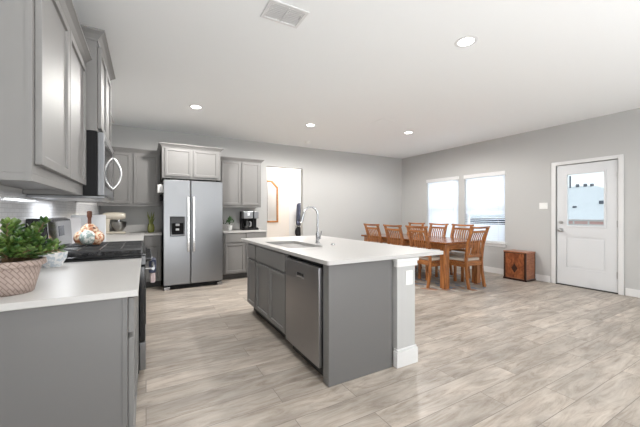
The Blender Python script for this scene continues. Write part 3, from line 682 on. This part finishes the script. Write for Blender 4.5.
# ------------------------------------------------------------ things on the near worktop
def jade(loc):
    t = thing('potted_jade_plant', 'jade plant with glossy green leaves in a basket-weave pot on the near worktop', 'potted plant', loc)
    MB().lathe([(0, 0), (0.076, 0), (0.080, 0.005), (0.104, 0.108), (0.114, 0.111), (0.119, 0.118), (0.118, 0.136), (0.108, 0.138), (0.104, 0.125), (0.10, 0.09), (0, 0.09)], 48).build('pot', 'weave_pot', t, smooth=True)
    o = MB().cyl((0, 0, 0.112), 0.100, 0.02, seg=40).build('soil', 'soil', t)
    rnd = random.Random(3); st = MB(); lf = MB()
    def leaf(p, d, s):
        d = d.normalized(); side = d.cross(Vector((rnd.uniform(-.3, .3), rnd.uniform(-.3, .3), 1))).normalized(); up = side.cross(d)
        secs = []
        for q, w in ((0, .12), (.25, .55), (.55, 1), (.8, .85), (1, .2)):
            c = p + d*s*q + up*s*0.18*q*q; ww = side*s*0.36*w; th = up*s*0.07*(w*.6+.4)
            secs.append([c-ww, c-ww*.5-th, c+ww*.5-th, c+ww, c+ww*.5+th, c-ww*.5+th])
        lf.loft(secs)
    for b in range(40):
        a = rnd.uniform(-0.62*PI, 0.62*PI); tilt = rnd.uniform(0.05, 1.2); L = rnd.uniform(0.09, 0.185)*(1-0.20*abs(tilt-0.4))
        base = Vector((0.05*math.cos(a)*rnd.random(), 0.05*math.sin(a)*rnd.random(), 0.12))
        dr = Vector((math.cos(a)*math.sin(tilt), math.sin(a)*math.sin(tilt), math.cos(tilt)))
        end = base + dr*L; mid = base + dr*L*.5 + Vector((0, 0, 0.015))
        st.tube([base, mid, end], [0.006, 0.0045, 0.003], 6)
        for k in range(9):
            u = 0.35+0.65*k/8; p = base.lerp(mid, u*2) if u < .5 else mid.lerp(end, u*2-1)
            for sgn in (0, 1):
                aa = k*PI/2+sgn*PI+a; o1 = dr.orthogonal().normalized(); o2 = dr.cross(o1)
                ld = (o1*math.cos(aa)+o2*math.sin(aa))*1.0 + dr*0.7
                leaf(p, ld, rnd.uniform(0.021, 0.034))
        leaf(end, dr, 0.028)
    st.build('stems', 'stem_brown', t, smooth=True); lf.build('foliage', 'jade_leaf', t, smooth=True)
jade((-0.496, 1.745, CT1+.0005))
bw = thing('white_bowl', 'small white speckled bowl beside the jade plant pot', 'bowl', (-0.505, 2.475, CT1+.0005))
MB().lathe([(0, 0), (0.04, 0), (0.045, 0.008), (0.068, 0.05), (0.074, 0.09), (0.069, 0.09), (0.06, 0.05), (0.03, 0.018), (0, 0.014)], 36, f=lambda a: 1+0.03*math.cos(8*a)).build('bowl_body', 'white_ceramic', bw, smooth=True)
for k in range(5):
    a = k*2*PI/5; MB().sphere((0.03*math.cos(a), 0.03*math.sin(a), 0.082), 0.027, (1, 1, .85), 14).build('peach_bulb', 'peach', bw, smooth=True)

# painted ceramic vessel on the range
cv = thing('ceramic_vessel', 'painted lobed ceramic vessel with tall brown neck standing on the range grate', 'vessel', (-0.395, 3.06, 0.971))
for k, (a, mt_, r, zz) in enumerate(((200, 'cream_glaze', .052, .055), (265, 'white_glaze', .055, .058), (330, 'terracotta', .050, .048), (30, 'cream_glaze', .052, .055), (100, 'white_glaze', .052, .055), (150, 'terracotta', .05, .05))):
    a = math.radians(a); MB().sphere((0.052*math.cos(a), 0.052*math.sin(a), zz), r, (1, 1, 1.08), 20).build('lobe', mt_, cv, smooth=True)
MB().lathe([(0, 0.06), (0.062, 0.07), (0.066, 0.10), (0.050, 0.135), (0.024, 0.165), (0, 0.165)], 24, f=lambda a: 1+.05*math.sin(6*a)).build('shoulder', 'cream_glaze', cv, smooth=True)
MB().lathe([(0, 0.14), (0.013, 0.14), (0.012, 0.20), (0.013, 0.215), (0.017, 0.22), (0.018, 0.262), (0.012, 0.268), (0, 0.268)], 20).build('neck', 'brown_wood', cv, smooth=True)
for k in range(5):
    a = k*2*PI/5+.5; MB().sphere((0.04*math.cos(a), 0.04*math.sin(a), 0.132), 0.014, (1.3, 1.3, .8), 10).build('painted_bud', 'terracotta' if k % 2 else 'brown_wood', cv, smooth=True)
# white boards leaning beyond the range
def board(name, loc, rz, w, h, tilt, label, m_='white_paper'):
    o = MB().box(-w/2, w/2, -0.006, 0.006, 0, h).build(name, m_, bevel=0.004); o.location = loc; o.rotation_euler = (tilt, 0, rz); tag(o, label, 'board')
board('white_board', (-0.50, 3.84, CT1+.003), math.radians(8), 0.28, 0.315, -0.12, 'white board leaning upright beyond the range behind the ceramic vessel')
board('grey_board', (-0.565, 3.58, CT1+.003), math.radians(66), 0.24, 0.29, -0.14, 'pale grey board leaning against the tiles beside the range backguard', 'pale_plastic')

# stand mixer
mx_ = thing('stand_mixer', 'cream stand mixer with steel bowl in the corner of the back worktop', 'mixer', (-0.46, 6.06, CT1+.0005), math.radians(90))
MB().box(-0.10, 0.10, -0.17, 0.14, 0, 0.035).build('foot', 'cream_enamel', mx_, bevel=0.015, seg=3)
MB().bar([(0, 0.10, 0.03), (0, 0.105, 0.12), (0, 0.09, 0.24)], 0.05, 0.045).build('column', 'cream_enamel', mx_, bevel=0.015, seg=3)
MB().lathe([(0, -0.17), (0.045, -0.165), (0.062, -0.12), (0.066, 0.0), (0.060, 0.10), (0.04, 0.145), (0, 0.15)], 24).build('motor_head', 'cream_enamel', mx_, smooth=True).matrix_local = Matrix.Translation((0, -0.02, 0.285)) @ Matrix.Rotation(PI/2, 4, 'X') @ Matrix.Rotation(PI, 4, 'Z')
MB().lathe([(0, 0), (0.05, 0), (0.055, 0.01), (0.10, 0.07), (0.108, 0.155), (0.112, 0.158), (0.104, 0.158), (0, 0.12)], 28, c=(0, -0.07, 0.037)).build('bowl', 'sink_steel', mx_, smooth=True)
MB().cyl((0, -0.07, 0.205), 0.025, 0.06, m=None).build('beater_hub', 'chrome', mx_, smooth=True)
MB().cyl((0.066, -0.02, 0.285), 0.012, 0.03, 'X').build('speed_knob', 'black_matte', mx_, smooth=True)
# green jar with leaves
gj = thing('green_vase', 'olive green vase with spiky leaves left of the refrigerator', 'vase', (0.075, 6.10, CT1+.0005))
MB().lathe([(0, 0), (0.040, 0), (0.052, 0.03), (0.055, 0.09), (0.042, 0.14), (0.044, 0.15), (0.036, 0.15), (0, 0.12)], 24).build('vase_body', 'olive_glaze', gj, smooth=True)
m = MB()
for k in range(9):
    a = k*2*PI/9; L = 0.13+0.05*(k % 3); p = [(0.012*math.cos(a), 0.012*math.sin(a), 0.13), (0.03*math.cos(a), 0.03*math.sin(a), 0.13+L*.55), (0.065*math.cos(a), 0.065*math.sin(a), 0.13+L)]
    m.tube(p, [0.013, 0.012, 0.002], 6)
m.build('leaves', 'spear_leaf', gj, smooth=True)
# small plant in a white pot
sp = thing('small_potted_plant', 'small dark green plant in a white pot right of the refrigerator', 'potted plant', (1.425, 6.12, CT1+.0005))
MB().lathe([(0, 0), (0.04, 0), (0.052, 0.09), (0.055, 0.095), (0.046, 0.095), (0, 0.07)], 24).build('pot', 'white_plastic', sp, smooth=True)
m = MB(); rnd = random.Random(9)
for k in range(70):
    a = rnd.uniform(0, 2*PI); ti = rnd.uniform(0.0, 1.3); r = rnd.uniform(0.07, 0.15)
    p = Vector((math.cos(a)*math.sin(ti)*r, math.sin(a)*math.sin(ti)*r, 0.09+math.cos(ti)*r)); d = (p-Vector((0, 0, 0.05))).normalized(); s_ = d.cross(Vector((0, .3, 1))).normalized()*0.012; L = d*0.045
    n_ = s_.cross(d).normalized()*0.001
    m.loft([[p-s_*.3, p-n_, p+s_*.3, p+n_], [p+L*.5-s_, p+L*.5-n_, p+L*.5+s_, p+L*.5+n_], [p+L-s_*.1, p+L-n_*.3, p+L+s_*.1, p+L+n_*.3]])
m.build('foliage', 'plant_leaf', sp)
# coffee maker
cm = thing('coffee_maker', 'black and steel dual coffee maker with glass carafe', 'coffee maker', (1.79, 6.0, CT1+.0005)); cm.scale = (1.12, 1.12, 1.12)
MB().box(-0.115, 0.165, 0.0, 0.24, 0, 0.03).box(-0.115, 0.165, 0.13, 0.24, 0.03, 0.33).build('body', 'black_matte', cm, bevel=0.006)
MB().box(-0.113, 0.055, -0.012, 0.129, 0.205, 0.33).build('brew_head', 'stainless', cm, bevel=0.008)
MB().box(0.075, 0.163, -0.012, 0.129, 0.205, 0.33).build('pod_head', 'stainless', cm, bevel=0.008)
MB().box(0.056, 0.074, 0.0, 0.129, 0.03, 0.325).build('divider', 'black_matte', cm)
MB().box(-0.045, -0.005, -0.0145, -0.0125, 0.255, 0.305).build('display', 'white_plastic', cm)
MB().lathe([(0, 0.032), (0.055, 0.032), (0.066, 0.06), (0.06, 0.12), (0.045, 0.155), (0.045, 0.17), (0, 0.172)], 24, c=(-0.035, 0.055, 0)).build('carafe', 'carafe_glass', cm, smooth=True)
MB().tube([(0.0, 0.0, 0.15), (0.012, -0.03, 0.14), (0.012, -0.03, 0.08), (0.0, 0.0, 0.06)], 0.008, 8).build('carafe_handle', 'pale_plastic', cm, smooth=True)
MB().box(0.085, 0.155, 0.01, 0.12, 0.031, 0.045).build('drip_tray', 'black_gloss', cm, bevel=0.003)

# ------------------------------------------------------------ dining set
rg_ = MB(); RUGC = (4.62, 4.40)
rg_.cyl((0, 0, 0.0025), 1.0, 0.004, seg=72)
rug = rg_.build('oval_rug', 'rug'); rug.location = (*RUGC, 0); rug.scale = (0.96, 1.38, 1)
tag(rug, 'faded patterned oval rug under the dining table', 'rug')
Z0 = 0.0052
tb = thing('dining_table', 'long orange-brown wooden dining table with square legs', 'table', (4.62, 4.35, Z0))
TW, TL = 1.02, 2.20
MB().box(-TW/2, TW/2, -TL/2, TL/2, 0.715, 0.752).build('tabletop', 'oak_along_y', tb, bevel=0.008)
m = MB()
for s in (-1, 1):
    m.box(s*(TW/2-0.085)-0.011, s*(TW/2-0.085)+0.011, -TL/2+0.155, TL/2-0.155, 0.625, 0.7145)
    m.box(-TW/2+0.155, TW/2-0.155, s*(TL/2-0.085)-0.011, s*(TL/2-0.085)+0.011, 0.625, 0.7145)
m.build('apron', 'oak_along_x', tb, bevel=0.002)
for sx_ in (-1, 1):
    for sy_ in (-1, 1):
        x, y = sx_*(TW/2-0.10), sy_*(TL/2-0.10)
        MB().box(x-0.052, x+0.052, y-0.052, y+0.052, 0, 0.7145).build('leg', 'oak_vertical', tb, bevel=0.006)

def make_chair(label, group):
    t = thing('dining_chair', label, 'chair', (0, 0, 0), 0, group)
    # posts that sweep from foot to crest
    def posty(z):
        if z < 0.45: u = z/0.45; return -0.262 + 0.052*math.sin(u*PI/2)
        u = (z-0.45)/0.54; return -0.210 - 0.02*u - 0.10*u*u
    zs = [0, 0.08, 0.16, 0.25, 0.35, 0.45, 0.55, 0.65, 0.75, 0.85, 0.93, 0.975]
    for s in (-1, 1):
        MB().bar([(s*0.192, posty(z), z) for z in zs], 0.018, 0.021).build('back_leg', 'oak_vertical', t, bevel=0.004)
        MB().bar([(s*0.205, 0.165, 0), (s*0.205, 0.165, 0.405)], 0.020, 0.020).build('front_leg', 'oak_vertical', t, bevel=0.004)
    # crest rail with flared ends
    m = MB(); secs = []
    for i in range(13):
        u = -1+2*i/12; x = u*0.236; y = posty(0.97) - 0.012 + 0.012*u*u; hz = 0.016
        zc = 0.984+0.010*u*u
        secs.append([Vector((x, y-0.015, zc-hz)), Vector((x, y+0.015, zc-hz)), Vector((x, y+0.011, zc+hz)), Vector((x, y-0.019, zc+hz))])
    m.loft(secs).build('crest_rail', 'oak_along_x', t, bevel=0.003)
    m = MB(); secs = []
    for i in range(9):
        u = -1+2*i/8; x = u*0.175; y = posty(0.915)
        secs.append([Vector((x, y-0.011, 0.898)), Vector((x, y+0.011, 0.898)), Vector((x, y+0.007, 0.936)), Vector((x, y-0.015, 0.936))])
    m.loft(secs).build('upper_rail', 'oak_along_x', t, bevel=0.002)
    MB().box(-0.175, 0.175, posty(0.52)-0.010, posty(0.52)+0.010, 0.495, 0.54).build('lower_rail', 'oak_along_x', t, bevel=0.002)
    for k in range(7):
        x = -0.144+k*0.288/6
        pp = []
        for i in range(9):
            z = 0.538+(0.900-0.538)*i/8; pp.append((x, posty(z)-0.012*math.sin(PI*i/8*2)-0.004, z))
        MB().bar(pp, 0.0095, 0.005).build('slat', 'oak_vertical', t)
    # seat rails
    MB().box(-0.185, 0.185, 0.155, 0.177, 0.34, 0.4045).box(-0.174, 0.174, -0.222, -0.202, 0.36, 0.43).box(-0.214, -0.194, -0.19, 0.145, 0.34, 0.4045).box(0.194, 0.214, -0.19, 0.145, 0.34, 0.4045).build('seat_rail', 'oak_along_x', t, bevel=0.002)
    m = MB().plate([(-0.205, -0.185), (0.205, -0.185), (0.225, 0.195), (-0.225, 0.195)], [], 0.4055, 0.43, lambda u, v, w: (u, v, w))
    m.build('seat_board', 'oak_along_x', t, bevel=0.004)
    m = MB().plate([(-0.19, -0.175), (0.19, -0.175), (0.212, 0.185), (-0.212, 0.185)], [], 0.431, 0.475, lambda u, v, w: (u, v, w))
    m.build('cushion', 'cushion_cloth', t, bevel=0.018, seg=4)
    return t
G = 'wooden dining chairs around the table'
ch0 = make_chair('slat-back wooden chair at the near head of the dining table', G)
# origin offset: crest at local y = -0.345
spots = [
    (4.700, 3.375, math.radians(-2), None),
    (4.262, 3.700, -PI/2, 'slat-back wooden chair on the kitchen side of the table, next to the near table leg'),
    (4.262, 4.278, -PI/2, 'middle slat-back wooden chair of the three on the kitchen side of the table'),
    (4.262, 4.880, -PI/2, 'slat-back wooden chair on the kitchen side of the table, farthest from the near table leg'),
    (5.005, 3.835, PI/2, 'slat-back wooden chair on the window side of the table, next to the head chair'),
    (5.005, 4.390, PI/2, 'middle slat-back wooden chair of the three on the window side of the table'),
    (5.005, 5.000, PI/2, 'slat-back wooden chair on the window side of the table, closest to the room corner'),
]
for i, (x, y, a, lab) in enumerate(spots):
    c = ch0 if i == 0 else copy_tree(ch0)
    c.location = (x, y, Z0); c.rotation_euler = (0, 0, a)
    if lab: c['label'] = lab

# ------------------------------------------------------------ wooden box by the wall
wb = thing('wooden_box', 'small burl wood cabinet with dark edges and diamond inlay by the door', 'wooden box', (5.872, 2.965, 0))
BW, BD, BH = 0.385, 0.312, 0.525
MB().box(0, BD, 0, BW, 0.035, BH-0.02).build('body', 'burl_side', wb, bevel=0.002)
MB().box(-0.008, BD+0.002, -0.012, BW+0.012, 0.001, 0.0345).build('plinth', 'dark_walnut', wb, bevel=0.003)
MB().box(-0.008, BD+0.002, -0.008, BW+0.008, BH-0.0195, BH).build('lid', 'burl_side', wb, bevel=0.003)
MB().box(-0.006, -0.0005, 0.03, BW-0.03, 0.05, BH-0.035).build('front_panel', 'burl', wb, bevel=0.002)
m = MB().box(-0.009, -0.0005, 0.0, 0.028, 0.036, BH-0.021).box(-0.009, -0.0005, BW-0.028, BW, 0.036, BH-0.021).box(-0.009, -0.0005, 0.028, BW-0.028, BH-0.034, BH-0.021)
m.build('edge_banding', 'dark_walnut', wb)
for q in (0.0, BD-0.016): MB().box(q, q+0.016, -0.003, -0.0005, 0.036, BH-0.021).build('side_banding', 'dark_walnut', wb)
MB().plate([(0.1925-0.055, 0.22), (0.1925, 0.135), (0.1925+0.055, 0.22), (0.1925, 0.305)], [], -0.0085, -0.0062, lambda u, v, t: (t, u, v)).build('diamond_inlay', 'dark_walnut', wb)
# light switch
sw = thing('light_switch', 'white double light switch plate beside the exterior door', 'light switch', (XR-.0005, 2.84, 1.355))
MB().box(-0.006, 0, -0.066, 0.066, -0.057, 0.057).build('plate', 'white_plastic', sw, bevel=0.002)
for y in (-0.024, 0.024): MB().box(-0.011, -0.006, y-0.015, y+0.015, -0.03, 0.03).build('rocker', 'white_plastic', sw, bevel=0.002)

# ------------------------------------------------------------ ceiling fittings
def can_light(x, y, label, k=1.0):
    t = thing('ceiling_downlight', label, 'ceiling light', (x, y, H), 0, 'recessed ceiling downlights')
    MB().lathe([(0.066, -0.004), (0.092, -0.004), (0.095, -0.001), (0.066, -0.001), (0.066, -0.004)], 36).build('trim_ring', 'trim_white', t, smooth=True)
    MB().cyl((0, 0, -0.0028), 0.0655, 0.003, seg=36).build('lens', 'lamp_glow', t)
    d = bpy.data.lights.new('downlight_bulb', 'SPOT'); d.energy = CAN_POWER*k; d.color = (1.0, 0.975, 0.94); d.spot_size = math.radians(177); d.spot_blend = 0.35; d.shadow_soft_size = 0.06
    o = bpy.data.objects.new('downlight_bulb', d); C.objects.link(o); o.parent = t; o.location = (0, 0, -0.02)
    return t
can_light(0.621, 4.702, 'recessed ceiling light in front of the refrigerator', 1.0)
can_light(2.466, 4.699, 'recessed ceiling light before the hall opening', 1.15)
can_light(4.299, 4.228, 'recessed ceiling light above the dining table', 1.1)
can_light(2.468, 1.741, 'largest recessed ceiling light, above the island end', 0.16)
can_light(0.62, 1.05, 'recessed ceiling light over the near worktop, above the camera', 0.42)
cvn = thing('ceiling_vent', 'white rectangular louvred ceiling vent above the kitchen aisle', 'ceiling vent', (0.92, 2.18, H))
MB().plate(rect(-0.155, 0.155, -0.115, 0.115), [rect(-0.13, 0.13, -0.09, 0.09)], -0.010, -0.001, lambda u, v, t: (u, v, t)).build('vent_frame', 'trim_white', cvn, bevel=0.003)
m = MB()
for k in range(9):
    y = -0.08+k*0.02; m.box(-0.129, 0.129, -0.008, 0.008, -0.0008, 0.0008, M=Matrix.Translation((0, y, -0.006)) @ Matrix.Rotation(0.2, 4, 'X'))
m.box(-0.004, 0.004, -0.089, 0.089, -0.012, -0.008); m.build('louvres', 'trim_white', cvn)
MB().box(-0.13, 0.13, -0.09, 0.09, -0.0012, -0.0006).build('duct_back', 'trim_white', cvn)
MB().box(0.112, 0.117, -0.05, -0.01, -0.018, -0.011).build('damper_lever', 'satin_nickel', cvn)
cp = tag(MB().box(3.29, 3.58, 3.81, 4.10, H-0.006, H-0.0005).build('ceiling_plate', 'ceiling_paint', bevel=0.003), 'flush blank white plate on the ceiling above the island end', 'ceiling plate')
sd = thing('smoke_detector', 'small white smoke detector on the ceiling before the hall opening', 'smoke detector', (2.987, 5.853, H))
MB().cyl((0, 0, -0.006), 0.068, 0.010, seg=28).build('base', 'white_plastic', sd, smooth=True)
MB().lathe([(0, -0.04), (0.04, -0.038), (0.058, -0.026), (0.06, -0.0115), (0, -0.0115)], 28).build('cover', 'white_plastic', sd, smooth=True)
# hall lamp
hl = thing('hall_ceiling_light', 'recessed warm ceiling light in the hall', 'ceiling light', (3.2, 7.0, H))
MB().cyl((0, 0, -0.004), 0.07, 0.006).build('lens', 'lamp_glow', hl)
for q, (x, y, e) in enumerate(((0, 0, 30), (0.9, 1.4, 26))):
    d = bpy.data.lights.new('hall_bulb', 'POINT'); d.energy = e; d.color = (1.0, 0.94, 0.87) if q == 0 else (1, 0.98, 0.96); d.shadow_soft_size = 0.08
    o = bpy.data.objects.new('hall_bulb', d); C.objects.link(o); o.parent = hl; o.location = (x, y, -0.12)
